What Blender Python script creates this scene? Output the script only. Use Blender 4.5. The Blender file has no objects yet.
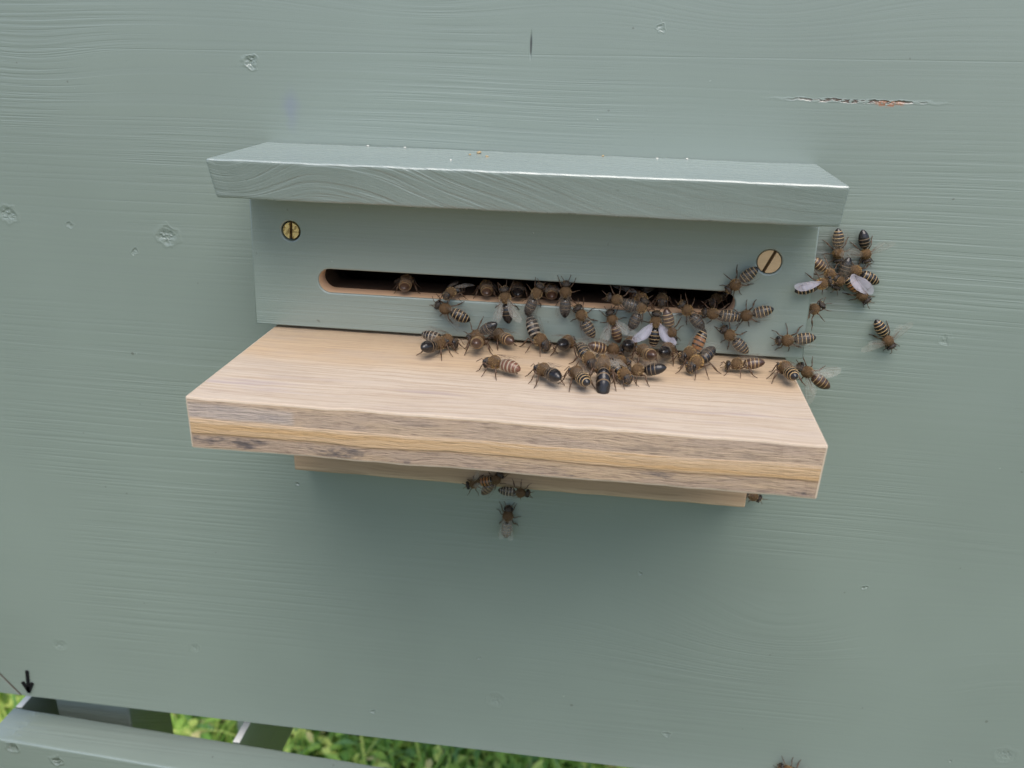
import bpy, bmesh, math, random
from mathutils import Vector, Matrix, noise
R = math.radians
sc = bpy.context.scene
COL = sc.collection

# ------------------------------------------------------------------ camera
F_PX = 861.545
CAM = Vector((0.12691, -0.30471, 0.11303))
def rot(rx, ry, rz):
    return Matrix.Rotation(rz, 3, 'Z') @ Matrix.Rotation(rx, 3, 'X') @ Matrix.Rotation(ry, 3, 'Y')
CM = rot(-0.37971, -0.02575, 0.12045)
cd = bpy.data.cameras.new('camera'); cam = bpy.data.objects.new('camera', cd); COL.objects.link(cam)
m = Matrix.Identity(4)
for r in range(3):
    m[r][0] = CM[r][0]; m[r][1] = CM[r][2]; m[r][2] = -CM[r][1]; m[r][3] = CAM[r]
cam.matrix_world = m
cd.sensor_width = 36; cd.lens = F_PX * 36 / 1024
cd.clip_start = 0.01; cd.clip_end = 500
cd.dof.use_dof = True; cd.dof.focus_distance = 0.29; cd.dof.aperture_fstop = 15
sc.camera = cam

# ------------------------------------------------------------------ light
SUN_EL, SUN_AZ = 61, 15      # azimuth to the right of straight out of the wall
w = bpy.data.worlds.new('World'); sc.world = w; w.use_nodes = True
nt = w.node_tree; nt.nodes.clear()
sky = nt.nodes.new('ShaderNodeTexSky'); sky.sky_type = 'NISHITA'; sky.sun_disc = False
sky.sun_elevation = R(SUN_EL); sky.sun_rotation = R(180 - SUN_AZ)
sky.air_density = 1.0; sky.dust_density = 2.2; sky.ozone_density = 0.8
bg = nt.nodes.new('ShaderNodeBackground'); bg.inputs[1].default_value = 0.15
ow = nt.nodes.new('ShaderNodeOutputWorld')
nt.links.new(sky.outputs[0], bg.inputs[0]); nt.links.new(bg.outputs[0], ow.inputs[0])
sl = bpy.data.lights.new('sun', 'SUN'); sl.energy = 2.1; sl.angle = R(50); sl.color = (1.0, 0.94, 0.86)
so = bpy.data.objects.new('sun', sl); COL.objects.link(so)
sd = Vector((math.sin(R(SUN_AZ)) * math.cos(R(SUN_EL)), -math.cos(R(SUN_AZ)) * math.cos(R(SUN_EL)), math.sin(R(SUN_EL))))
so.rotation_euler = sd.to_track_quat('Z', 'Y').to_euler(); so.location = sd * 3
sc.view_settings.view_transform = 'Standard'; sc.view_settings.look = 'None'
sc.view_settings.exposure = 0.52; sc.view_settings.gamma = 1.0

# ------------------------------------------------------------------ helpers
def tag(o, label=None, cat=None, group=None, kind=None):
    if label: o['label'] = label
    if cat: o['category'] = cat
    if group: o['group'] = group
    if kind: o['kind'] = kind
    return o
def empty(name, loc, **k):
    o = bpy.data.objects.new(name, None); COL.objects.link(o); o.location = loc
    o.empty_display_size = 0.005
    return tag(o, **k)
def link(name, me, mats=(), parent=None, smooth=False):
    o = bpy.data.objects.new(name, me); COL.objects.link(o)
    for mt in mats: me.materials.append(mt)
    if parent is not None:
        o.parent = parent; 
        pl = Vector((0, 0, 0)); p = parent
        while p is not None: pl = pl + p.location; p = p.parent
        o.location = -pl
    if smooth:
        for p in me.polygons: p.use_smooth = True
    return o

class N:
    """tiny node-graph writer"""
    def __init__(s, name):
        s.mat = bpy.data.materials.new(name); s.mat.use_nodes = True
        s.t = s.mat.node_tree; s.t.nodes.clear()
        s.out = s.t.nodes.new('ShaderNodeOutputMaterial')
        s.b = s.t.nodes.new('ShaderNodeBsdfPrincipled'); s.t.links.new(s.b.outputs[0], s.out.inputs[0])
        tc = s.t.nodes.new('ShaderNodeTexCoord'); s.P = tc.outputs['Object']
    def set(s, node, k, v):
        if hasattr(v, 'is_output') or isinstance(v, bpy.types.NodeSocket): s.t.links.new(v, node.inputs[k])
        else: node.inputs[k].default_value = v
    def math(s, op, a, b=0.0, clamp=False):
        n = s.t.nodes.new('ShaderNodeMath'); n.operation = op; n.use_clamp = clamp
        s.set(n, 0, a); s.set(n, 1, b); return n.outputs[0]
    def sep(s, v):
        n = s.t.nodes.new('ShaderNodeSeparateXYZ'); s.set(n, 0, v); return n.outputs
    def comb(s, x, y, z):
        n = s.t.nodes.new('ShaderNodeCombineXYZ'); s.set(n, 0, x); s.set(n, 1, y); s.set(n, 2, z); return n.outputs[0]
    def vmul(s, v, c):
        n = s.t.nodes.new('ShaderNodeVectorMath'); n.operation = 'MULTIPLY'; s.set(n, 0, v); n.inputs[1].default_value = c; return n.outputs[0]
    def vadd(s, v, c):
        n = s.t.nodes.new('ShaderNodeVectorMath'); n.operation = 'ADD'; s.set(n, 0, v); s.set(n, 1, c); return n.outputs[0]
    def noise(s, v, scale=1, detail=2, rough=.5, dist=0):
        n = s.t.nodes.new('ShaderNodeTexNoise'); s.set(n, 'Vector', v); n.inputs['Scale'].default_value = scale
        n.inputs['Detail'].default_value = detail; n.inputs['Roughness'].default_value = rough; n.inputs['Distortion'].default_value = dist
        return n.outputs[0]
    def ramp(s, f, stops, interp='LINEAR'):
        n = s.t.nodes.new('ShaderNodeValToRGB'); s.set(n, 0, f); cr = n.color_ramp; cr.interpolation = interp
        while len(cr.elements) < len(stops): cr.elements.new(0.5)
        for e, (p, c) in zip(cr.elements, stops):
            e.position = p; e.color = (c, c, c, 1) if isinstance(c, (int, float)) else (*c, 1)
        return n.outputs[0]
    def mix(s, f, a, b, mode='MIX'):
        n = s.t.nodes.new('ShaderNodeMix'); n.data_type = 'RGBA'; n.blend_type = mode
        s.set(n, 0, f)
        for k, v in ((6, a), (7, b)):
            if isinstance(v, tuple): v = (*v, 1) if len(v) == 3 else v
            s.set(n, k, v)
        return n.outputs[2]
    def maprange(s, v, a, b, c=0, d=1):
        n = s.t.nodes.new('ShaderNodeMapRange'); n.interpolation_type = 'SMOOTHSTEP'; s.set(n, 0, v)
        n.inputs[1].default_value = a; n.inputs[2].default_value = b; n.inputs[3].default_value = c; n.inputs[4].default_value = d
        return n.outputs[0]
    def dist(s, cx, cz, sx, sz, vec=None):
        """elliptic distance of the surface point from (cx,cz) in the wall plane, 1 at the ellipse"""
        x, y, z = s.sep(vec if vec is not None else s.P)
        a = s.math('DIVIDE', s.math('SUBTRACT', x, cx), sx); b = s.math('DIVIDE', s.math('SUBTRACT', z, cz), sz)
        return s.math('SQRT', s.math('ADD', s.math('MULTIPLY', a, a), s.math('MULTIPLY', b, b)))
    def bump(s, h, dist=.0003, strength=1.0):
        n = s.t.nodes.new('ShaderNodeBump'); s.set(n, 'Height', h); n.inputs['Distance'].default_value = dist
        n.inputs['Strength'].default_value = strength; s.t.links.new(n.outputs[0], s.b.inputs['Normal'])
    def fin(s, col=None, rough=None, spec=None, metal=None, **k):
        if col is not None: s.set(s.b, 'Base Color', (*col, 1) if isinstance(col, tuple) else col)
        if rough is not None: s.set(s.b, 'Roughness', rough)
        if spec is not None: s.b.inputs['Specular IOR Level'].default_value = spec
        if metal is not None: s.b.inputs['Metallic'].default_value = metal
        for kk, v in k.items(): s.set(s.b, kk.replace('_', ' '), v)
        return s.mat

SAGE = (0.200, 0.246, 0.218)
def painted(name, warp=.010, wf=(3, 3, 9), freq=760, xf=9, arcs=(), dents=(), relief=.00022, slope=0.0, wall=False, seed=0, col=SAGE, rough=.42, swap=False):
    """brushed paint over softwood: raised grain lines that bend round arcs and knots"""
    n = N(name)
    P = n.vadd(n.P, (seed, seed * .7, seed * .3)) if seed else n.P
    x, y, z = n.sep(n.P)
    if swap: x, y = y, x
    wn = n.noise(n.vmul(P, wf), 1, 2, .5)
    g = n.math('ADD', z, n.math('MULTIPLY', n.math('SUBTRACT', wn, .5), warp))
    g = n.math('ADD', g, n.math('MULTIPLY', y, .9))
    if slope: g = n.math('ADD', g, n.math('MULTIPLY', x, slope))
    for (cx, cz, sx, sz, amp) in arcs:
        d = n.dist(cx, cz, sx, sz)
        e = n.math('POWER', 2.718, n.math('MULTIPLY', n.math('MULTIPLY', d, d), -1.0))
        g = n.math('ADD', g, n.math('MULTIPLY', e, amp))
    v = n.comb(n.math('MULTIPLY', x, xf), seed + 0.0, n.math('MULTIPLY', g, freq))
    h1 = n.noise(v, 1, 2, .55)
    v2 = n.comb(n.math('MULTIPLY', x, xf * 5), seed + 3.0, n.math('MULTIPLY', g, freq * 3.1))
    h2 = n.noise(v2, 1, 2, .6)
    area = n.noise(n.vmul(P, (9, 9, 14)), 1, 2, .5)          # grain shows more in some places
    am = n.maprange(area, .40, .64, .18, 1.0)
    h = n.math('MULTIPLY', n.math('ADD', n.ramp(h1, [(0, 0), (.40, .15), (.52, .8), (1, 1)]), n.math('MULTIPLY', h2, .45)), am)
    micro = n.noise(P, 2600, 2, .6)
    h = n.math('ADD', h, n.math('MULTIPLY', micro, .22))
    # paint blobs and dust nibs
    nib = n.maprange(n.noise(P, 330, 1, .5), .80, .85, 0, 1)
    h = n.math('ADD', h, n.math('MULTIPLY', nib, .9))
    for (cx, cz, r, dep) in dents:
        vw = n.vadd(n.P, n.vmul(n.comb(n.noise(n.P, 260, 2), 0, n.noise(n.P, 310, 2)), (.0046, 0, .0046)))
        d = n.dist(cx + .0023, cz + .0023, r, r * .85, vw)
        h = n.math('SUBTRACT', h, n.math('MULTIPLY', n.maprange(d, .35, 1.05, dep * 1.6, 0), n.maprange(n.noise(n.P, 700, 2), .35, .6, .35, 1.2)))
        h = n.math('ADD', h, n.math('MULTIPLY', n.maprange(d, .95, 1.15, 0, dep * .4), n.maprange(d, 1.15, 1.5, 1, 0)))
    big = n.noise(P, 7, 3, .55)
    fine = n.noise(v, 1.0, 3, .6)
    c = n.mix(n.maprange(big, .3, .7), tuple(k * .93 for k in col), tuple(k * 1.06 for k in col))
    c = n.mix(n.math('MULTIPLY', n.maprange(fine, .35, .7), .35), c, tuple(k * 1.06 for k in col))
    c = n.mix(n.math('MULTIPLY', n.maprange(h2, .2, .38, 1, 0), .10), c, tuple(k * .62 for k in col))
    c = n.mix(n.math('MULTIPLY', nib, .35), c, (.5, .55, .52))
    dirt = n.maprange(n.noise(P, 320, 0, .5), .86, .90, 0, 1)
    c = n.mix(n.math('MULTIPLY', dirt, .6), c, (.07, .07, .06))
    if wall:
        # glue line between the two upper planks
        zj = n.math('ADD', .1075, n.math('MULTIPLY', x, .012))
        dj = n.math('ABSOLUTE', n.math('SUBTRACT', z, zj))
        jl = n.maprange(dj, .0, .0004, 1, 0)
        h = n.math('SUBTRACT', h, n.math('MULTIPLY', jl, .32))
        # purple stain
        vw = n.vadd(n.P, n.vmul(n.comb(n.noise(n.P, 120, 2), 0, n.noise(n.P, 130, 2)), (.006, 0, .006)))
        st = n.maprange(n.dist(STAIN[0] + .003, STAIN[1] + .003, .0030, .0075, vw), .0, 1.4, .38, 0)
        c = n.mix(st, c, (.16, .18, .30))
        # long split with bare rusty wood
        vw = n.vadd(n.P, n.vmul(n.comb(n.noise(n.vmul(n.P, (180, 1, 180)), 1, 3), 0, n.noise(n.vmul(n.P, (260, 1, 260)), 1, 3)), (.004, 0, .0022)))
        d = n.dist(SPLIT[0] + .002, SPLIT[1] + .0011, .0235, .00070, vw)
        gap = n.maprange(n.noise(n.vmul(n.P, (420, 1, 900)), 1, 2), .40, .52, 0, 1)
        s1 = n.math('MULTIPLY', n.maprange(d, .5, 1.1, 1, 0), gap)
        c = n.mix(n.maprange(d, .9, 1.4, .2, 0), c, (.36, .42, .40))
        c = n.mix(s1, c, (.09, .055, .04))
        rs = n.maprange(n.dist(SPLIT[0] + .0095 + .002, SPLIT[1] + .0006, .0050, .0012, vw), .6, 1.1, 1, 0)
        c = n.mix(n.math('MULTIPLY', rs, n.maprange(n.noise(n.P, 900, 2), .4, .55)), c, (.30, .13, .065))
        h = n.math('SUBTRACT', h, n.math('MULTIPLY', s1, 4.0))
        h = n.math('ADD', h, n.math('MULTIPLY', n.maprange(d, .9, 1.4, 1.4, 0), n.noise(n.P, 700, 2)))
        sm = n.maprange(n.dist(SMUDGE[0] + .003, SMUDGE[1] + .003, .017, .014, n.vadd(n.P, n.vmul(n.comb(n.noise(n.P, 90, 3), 0, n.noise(n.P, 100, 3)), (.012, 0, .012)))), .3, 1.3, .75, 0)
        c = n.mix(sm, c, (.10, .105, .10))
        # small upright slit
        d = n.dist(SLIT[0], SLIT[1], .00035, .0040, n.P)
        c = n.mix(n.maprange(d, .5, 1.0, 1, 0), c, (.04, .045, .045)); h = n.math('SUBTRACT', h, n.maprange(d, .6, 1.4, 3, 0))
        # crack by the lower left corner
        xr = n.math('ADD', n.math('SUBTRACT', x, CRACK[0]), n.math('MULTIPLY', n.math('SUBTRACT', z, CRACK[1]), .75))
        cr = n.math('MULTIPLY', n.maprange(n.math('ABSOLUTE', xr), .0003, .0009, 1, 0), n.maprange(z, CRACK[1] + .006, CRACK[1] + .012, 1, 0))
        c = n.mix(cr, c, (.07, .035, .03)); h = n.math('SUBTRACT', h, n.math('MULTIPLY', cr, 4))
    n.bump(h, relief)
    return n.fin(c, n.maprange(h1, .3, .7, rough + .02, rough - .09), 1.0, Coat_Weight=.35, Coat_Roughness=.30)

def W(px, py, Y=0.0, plane='y'):
    """the point where the sight line of a pixel meets a plane y=Y (or z=Y)"""
    v = CM @ Vector(((px - 512) / F_PX, 1, -(py - 384) / F_PX))
    if plane == 'y': return CAM + v * ((Y - CAM.y) / v.y)
    return CAM + v * ((Y - CAM.z) / v.z)
def XZ(px, py): p = W(px, py); return p.x, p.z
STAIN = XZ(291, 108); SPLIT = XZ(858, 101); SLIT = XZ(531, 45); CRACK = XZ(8, 682); SMUDGE = XZ(836, 262)

def raw_pine(name, kind):
    n = N(name); x, y, z = n.sep(n.P)
    if kind == 'top':
        wn = n.noise(n.vmul(n.P, (5, 22, 5)), 1, 2, .5)
        g = n.math('ADD', y, n.math('MULTIPLY', n.math('SUBTRACT', wn, .5), .012))
        v = n.comb(n.math('MULTIPLY', x, 22), n.math('MULTIPLY', g, 900), 0.0)
        f1 = n.noise(v, 1, 3, .6)
        v2 = n.comb(n.math('MULTIPLY', x, 130), n.math('MULTIPLY', g, 2400), 4.0)
        f2 = n.noise(v2, 1, 2, .6)
        zone = n.maprange(n.math('ADD', g, n.math('MULTIPLY', n.noise(n.P, 30, 2), .008)), -.056, -.040, 0, 1)
        base = n.mix(zone, (.525, .440, .350), (.500, .370, .242))
        c = n.mix(n.math('MULTIPLY', n.maprange(f1, .35, .62, 1, 0), .60), base, (.36, .26, .18))
        c = n.mix(n.math('MULTIPLY', n.maprange(f2, .28, .46, 1, 0), .40), c, (.24, .17, .13))
        blot = n.maprange(n.noise(n.vmul(n.P, (22, 60, 22)), 1, 3, .6), .52, .70, 0, 1)
        c = n.mix(n.math('MULTIPLY', blot, .35), c, (.41, .34, .28))
        bz = n.maprange(n.math('ADD', y, n.math('MULTIPLY', n.noise(n.P, 60, 2), .004)), -.0765, -.073, 0, 1)   # greyed streaks short of the front edge
        gs = n.math('MULTIPLY', n.math('MULTIPLY', n.maprange(n.noise(n.vmul(n.P, (26, 260, 1)), 1, 3), .50, .66), n.maprange(y, -.083, -.074, .2, 1)), n.maprange(y, -.062, -.075, 0, 1))
        c = n.mix(n.math('MULTIPLY', gs, .5), c, (.36, .30, .31))
        n.bump(n.math('ADD', f1, n.math('MULTIPLY', f2, .7)), .00010)
        return n.fin(c, .62, .3)
    if kind == 'front':
        wn = n.noise(n.vmul(n.P, (22, 5, 60)), 1, 3, .5)
        zz = n.math('ADD', z, n.math('MULTIPLY', n.math('SUBTRACT', wn, .5), .0034))
        t = n.maprange(zz, -.00165, .01465, 0, 1)
        n.t.nodes[-1].interpolation_type = 'LINEAR'
        g = n.math('ADD', z, n.math('MULTIPLY', n.math('SUBTRACT', n.noise(n.vmul(n.P, (60, 5, 160)), 1, 2), .5), .0022))
        f1 = n.noise(n.comb(n.math('MULTIPLY', x, 70), 0.0, n.math('MULTIPLY', g, 1250)), 1, 4, .65)
        f2 = n.noise(n.comb(n.math('MULTIPLY', x, 210), 7.0, n.math('MULTIPLY', g, 2600)), 1, 3, .6)
        big = n.noise(n.vmul(n.P, (38, 5, 230)), 1, 2, .5)
        grey = n.mix(n.maprange(big, .40, .60), (.46, .335, .22), (.37, .28, .215))
        c = n.ramp(t, [(0, (0.452, 0.333, 0.225)), (.03, (0.354, 0.258, 0.186)), (.27, (0.376, 0.274, 0.197)), (.325, (0.258, 0.166, 0.096)), (.345, (0.506, 0.349, 0.214)),
                       (.44, (0.495, 0.339, 0.197)), (.56, (0.570, 0.408, 0.265)), (.59, (0.516, 0.381, 0.265)), (.64, (0.462, 0.349, 0.270)), (.93, (0.452, 0.339, 0.259)), (.95, (0.473, 0.344, 0.237)), (1, (0.516, 0.387, 0.270))])
        band = n.ramp(t, [(0, .2), (.06, .9), (.31, .9), (.33, 0), (.60, 0), (.62, .75), (.92, .65), (.96, 0)])
        c = n.mix(n.math('MULTIPLY', band, .62), c, grey)
        yel = n.ramp(t, [(.33, 0), (.35, 1), (.59, 1), (.61, 0)])
        wood = n.noise(n.comb(n.math('MULTIPLY', x, 9), 2.0, n.math('MULTIPLY', g, 1500)), 1, 2, .5)
        c = n.mix(n.math('MULTIPLY', n.math('MULTIPLY', yel, n.maprange(wood, .45, .6)), .55), c, (.46, .28, .12))
        s = n.math('MULTIPLY', n.maprange(f1, .30, .46, 1, 0), n.math('ADD', .18, n.math('MULTIPLY', band, .72)))
        c = n.mix(s, c, (.12, .085, .065))
        s = n.math('MULTIPLY', n.maprange(f2, .34, .46, 1, 0), n.math('ADD', .20, n.math('MULTIPLY', band, .65)))
        c = n.mix(s, c, (.20, .14, .11))
        mo = n.maprange(n.noise(n.vmul(n.P, (60, 5, 190)), 1, 4, .7), .53, .67, 0, 1)
        mo = n.math('MULTIPLY', mo, n.ramp(t, [(0, .3), (.1, .9), (.28, .8), (.33, .05), (.6, .1), (.7, .35), (1, .15)]))
        c = n.mix(mo, c, (.085, .075, .08))
        # blue-grey patch at the left end of the top veneer
        pt = n.math('MULTIPLY', n.maprange(x, .0365, .0385, 1, 0), n.math('MULTIPLY', n.maprange(t, .60, .66, 0, 1), n.maprange(t, .84, .92, 1, 0)))
        c = n.mix(n.math('MULTIPLY', pt, .25), c, (.46, .46, .50))
        n.bump(n.math('ADD', f1, n.math('ADD', f2, n.math('MULTIPLY', yel, .5))), .0003)
        return n.fin(c, .72, .25)
    if kind == 'edge':
        f = n.noise(n.vmul(n.P, (300, 300, 300)), 1, 3)
        return n.fin(n.mix(f, (.55, .46, .37), (.46, .36, .26)), .6, .3)
    if kind == 'batten':
        g = n.math('ADD', z, n.math('MULTIPLY', n.noise(n.vmul(n.P, (20, 5, 60)), 1, 2), .004))
        f1 = n.noise(n.comb(n.math('MULTIPLY', x, 28), 0.0, n.math('MULTIPLY', g, 800)), 1, 4, .65)
        t = n.maprange(n.math('ADD', z, n.math('MULTIPLY', n.noise(n.vmul(n.P, (24, 24, 90)), 1, 2), .002)), -.0475, -.0435, 0, 1)
        c = n.mix(t, (.55, .41, .27), (.40, .28, .18))
        c = n.mix(n.math('MULTIPLY', n.maprange(f1, .34, .56, 1, 0), .6), c, (.26, .18, .11))
        n.bump(f1, .00018)
        return n.fin(c, .68, .3)
    if kind == 'slot':
        f1 = n.noise(n.vmul(n.P, (90, 900, 900)), 1, 3)
        return n.fin(n.mix(f1, (.58, .37, .22), (.72, .50, .33)), .6, .3)

def new_bm(bm, name='mesh'):
    me = bpy.data.meshes.new(name); bm.to_mesh(me); bm.free(); return me
def plank(x0, x1, y0, y1, z0, z1, bev=.0008, seg=2, step=.006, amp=.00015, seed=0, matfn=None, shear=None, axis=0):
    bm = bmesh.new(); bmesh.ops.create_cube(bm, size=1)
    for v in bm.verts:
        v.co = Vector((x0 + (v.co.x + .5) * (x1 - x0), y0 + (v.co.y + .5) * (y1 - y0), z0 + (v.co.z + .5) * (z1 - z0)))
    if bev: bmesh.ops.bevel(bm, geom=list(bm.edges), offset=bev, segments=seg, profile=.6, affect='EDGES')
    lo, hi = ((x0, x1), (y0, y1), (z0, z1))[axis]
    k = max(1, int((hi - lo) / step)); no = [0, 0, 0]; no[axis] = 1
    for i in range(1, k):
        c = [0, 0, 0]; c[axis] = lo + (hi - lo) * i / k
        if lo + bev * 1.2 < c[axis] < hi - bev * 1.2:
            bmesh.ops.bisect_plane(bm, geom=bm.verts[:] + bm.edges[:] + bm.faces[:], plane_co=c, plane_no=no)
    if matfn:
        for f in bm.faces: f.material_index = matfn(f)
    for v in bm.verts:
        q = v.co * 130 + Vector((seed, seed, seed))
        v.co += Vector((noise.noise(q), noise.noise(q + Vector((9, 0, 0))), noise.noise(q + Vector((0, 9, 0))))) * amp
        if shear: v.co = shear(v.co)
    return new_bm(bm)

def stadium(cx, cz, x0, x1, r, n=14):
    pts = []
    for i in range(n + 1):
        a = math.pi / 2 - math.pi * i / n; pts.append((x1 - r + math.cos(a) * r, cz + math.sin(a) * r))
    for i in range(n + 1):
        a = -math.pi / 2 - math.pi * i / n; pts.append((x0 + r + math.cos(a) * r, cz + math.sin(a) * r))
    return pts
def cut_board(loops, y0, y1, bev):
    """a board in the wall plane cut out by closed loops, with eased edges"""
    cu = bpy.data.curves.new('c', 'CURVE'); cu.dimensions = '2D'; cu.fill_mode = 'BOTH'
    for pts in loops:
        s = cu.splines.new('POLY'); s.points.add(len(pts) - 1); s.use_cyclic_u = True
        for p, (a, b) in zip(s.points, pts): p.co = (a, b, 0, 1)
    cu.extrude = (y1 - y0) / 2 - bev; cu.bevel_depth = bev; cu.bevel_resolution = 2; cu.offset = -bev
    o = bpy.data.objects.new('c', cu); COL.objects.link(o)
    dg = bpy.context.evaluated_depsgraph_get(); dg.update()
    me = bpy.data.meshes.new_from_object(o.evaluated_get(dg)); 
    bpy.data.objects.remove(o); bpy.data.curves.remove(cu)
    me.materials.clear()
    me.transform(Matrix(((1, 0, 0, 0), (0, 0, -1, (y0 + y1) / 2), (0, 1, 0, 0), (0, 0, 0, 1))))
    bm = bmesh.new(); bm.from_mesh(me); bmesh.ops.remove_doubles(bm, verts=bm.verts, dist=1e-6)
    bmesh.ops.recalc_face_normals(bm, faces=bm.faces); bm.to_mesh(me); bm.free()
    return me

# ------------------------------------------------------------------ ground
GZ = -0.80
n = N('soil'); f = n.noise(n.P, 30, 4); 
n.bump(f, .01); soil = n.fin(n.mix(f, (.06, .075, .025), (.11, .12, .045)), .9, .2)
bm = bmesh.new(); bmesh.ops.create_grid(bm, x_segments=40, y_segments=40, size=120)
ground = link('ground', new_bm(bm), [soil]); ground.location = (0, 0, GZ); tag(ground, 'green grassy ground under and behind the beehive', kind='structure')

def grass():
    rnd = random.Random(5); V = []; Fc = []; MI = []
    def blade(x, y, h, wd, lean, az, mi, seg=4):
        base = len(V); dx, dy = math.cos(az), math.sin(az); px, py = -dy, dx
        for i in range(seg + 1):
            t = i / seg; ww = wd * (1 - t) ** .6 * .5 if i else wd * .35
            r = lean * t * t * h; zz = h * (t - .35 * lean * t * t)
            for s_ in (-1, 1): V.append((x + dx * r + px * ww * s_, y + dy * r + py * ww * s_, GZ + zz))
        for i in range(seg):
            a = base + 2 * i; Fc.append((a, a + 1, a + 3, a + 2)); MI.append(mi)
    def leaf(x, y, z, L, wd, az, tilt, mi):
        base = len(V); dx, dy = math.cos(az), math.sin(az); px, py = -dy, dx
        prof = (.15, .7, 1, .8, .35, .02)
        for i, p in enumerate(prof):
            t = i / 5; r = L * t * math.cos(tilt); zz = L * t * math.sin(tilt) - L * .35 * t * t
            for s_ in (-1, 0, 1): V.append((x + dx * r + px * wd * p * .5 * s_, y + dy * r + py * wd * p * .5 * s_, GZ + z + zz + abs(s_) * wd * p * .15))
        for i in range(5):
            a = base + 3 * i
            for k in (0, 1): Fc.append((a + k, a + k + 1, a + k + 4, a + k + 3)); MI.append(mi)
    for _ in range(26000):
        x = rnd.uniform(-1.5, 1.0); y = rnd.uniform(.1, 1.7)
        if rnd.random() > 1.2 - .5 * abs(y - .7): continue
        blade(x, y, rnd.uniform(.06, .18), rnd.uniform(.004, .009), rnd.uniform(.1, 1.1), rnd.uniform(0, 6.28), rnd.choice((0, 0, 1, 1, 2, 3)))
    for _ in range(16000):
        x = rnd.uniform(-1.4, .9); y = rnd.uniform(.2, 1.5)
        leaf(x, y, rnd.uniform(.02, .12), rnd.uniform(.015, .038), rnd.uniform(.006, .014), rnd.uniform(0, 6.28), rnd.uniform(-.1, 1.0), rnd.choice((0, 1, 1, 2, 2, 1, 2, 3, 1, 4)))
    me = bpy.data.meshes.new('grass'); me.from_pydata(V, [], Fc)
    me.polygons.foreach_set('material_index', MI); me.update(); return me
def leafmat(name, c):
    n = N(name); f = n.noise(n.P, 60, 2)
    col = n.mix(f, tuple(k * .75 for k in c), tuple(k * 1.25 for k in c))
    m_ = n.fin(col, .5, .4); n.b.inputs['Subsurface Weight'].default_value = 0
    tr = n.t.nodes.new('ShaderNodeBsdfTranslucent'); mx = n.t.nodes.new('ShaderNodeMixShader'); mx.inputs[0].default_value = .35
    n.t.links.new(col, tr.inputs[0]); n.t.links.new(n.b.outputs[0], mx.inputs[1]); n.t.links.new(tr.outputs[0], mx.inputs[2]); n.t.links.new(mx.outputs[0], n.out.inputs[0])
    return m_
gr = link('grass', grass(), [leafmat('grass_dark', (.18, .36, .06)), leafmat('grass_mid', (.36, .56, .10)), leafmat('grass_light', (.66, .76, .20)), leafmat('grass_blue', (.18, .34, .11)), leafmat('grass_straw', (.62, .56, .24))])
tag(gr, 'blurred green grass and weeds growing below the beehive stand', 'grass', kind='stuff')

# ------------------------------------------------------------------ beehive
BD, LZ1, LZ0, LD = .02215, .01465, -.00165, .08799
hive = empty('beehive', (.095, .2, -.1935), label='sage green painted wooden beehive with hooded entrance slot and bare wood landing board', cat='beehive')
dn = [(168, 236, .0040, 2.6), (250, 62, .0024, 3.0), (496, 700, .0040, 1.8), (667, 734, .0018, 2.6), (373, 712, .0018, 2.6), (8, 214, .0035, 2.2),
      (60, 645, .0034, 1.4), (195, 648, .0026, 1.6), (480, 658, .0009, 2), (135, 252, .0012, 1.5), (70, 226, .0012, 1.2), (945, 340, .002, 1), (1005, 755, .004, 2), (640, 573, .001, 2), (865, 588, .0011, 2), (298, 484, .0009, 3), (660, 28, .0012, 1.5), (950, 760, .001, 2)]
dents = [(*XZ(a, b), r_, d_) for a, b, r_, d_ in dn]
arcs = [(*XZ(770, 635), .050, .022, .020), (*XZ(760, -10), .035, .013, .012), (*XZ(30, 60), .03, .012, .004), (*XZ(420, 5), .04, .008, .006), (*XZ(935, 690), .02, .02, .007)]
paint_wall = painted('painted_wall', arcs=arcs, dents=dents, wall=True, relief=.000075)
slot_wood = raw_pine('slot_wood', 'slot')
paint_plain = painted('painted_wood', seed=4.3, relief=.0002)
paint_side = painted('painted_side', seed=2.3, relief=.0002, swap=True)
SX0, SX1, SZ, SR = .0235, .1665, .0333, .0042
fw = cut_board([[(-.176, -.1935), (.366, -.1935), (.366, .172), (-.176, .172)], stadium(0, .0305, SX0 - .006, SX1 + .006, .0085)], 0, .02, .0008)

dark = N('dirty_shaded_wood'); f = dark.noise(dark.P, 60, 3); dark_wood = dark.fin(dark.mix(f, (.06, .036, .022), (.11, .07, .045)), .8, .2)  # dirt and the light falloff inside the slot, both put into the colour
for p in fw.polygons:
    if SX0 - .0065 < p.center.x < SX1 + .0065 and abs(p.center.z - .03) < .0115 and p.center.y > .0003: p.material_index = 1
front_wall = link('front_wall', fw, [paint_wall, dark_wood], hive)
for sx in (-.176, .346):
    link('side_wall', plank(sx, sx + .02, .0205, .44, -.1935, .172, .001, axis=1, step=.05), [paint_side], hive)
link('back_wall', plank(-.176, .366, .4405, .46, -.1935, .172, .001, step=.05), [paint_plain], hive)
link('hive_floor', plank(-.155, .345, .021, .439, -.182, -.166, .001, step=.05), [dark_wood], hive)
link('inner_shelf', plank(-.155, .345, .0205, .439, .010, .018, .001, step=.05), [dark_wood], hive)
link('lid', plank(-.176, .366, .0, .46, .1725, .19, .002, step=.05), [paint_plain], hive)

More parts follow.
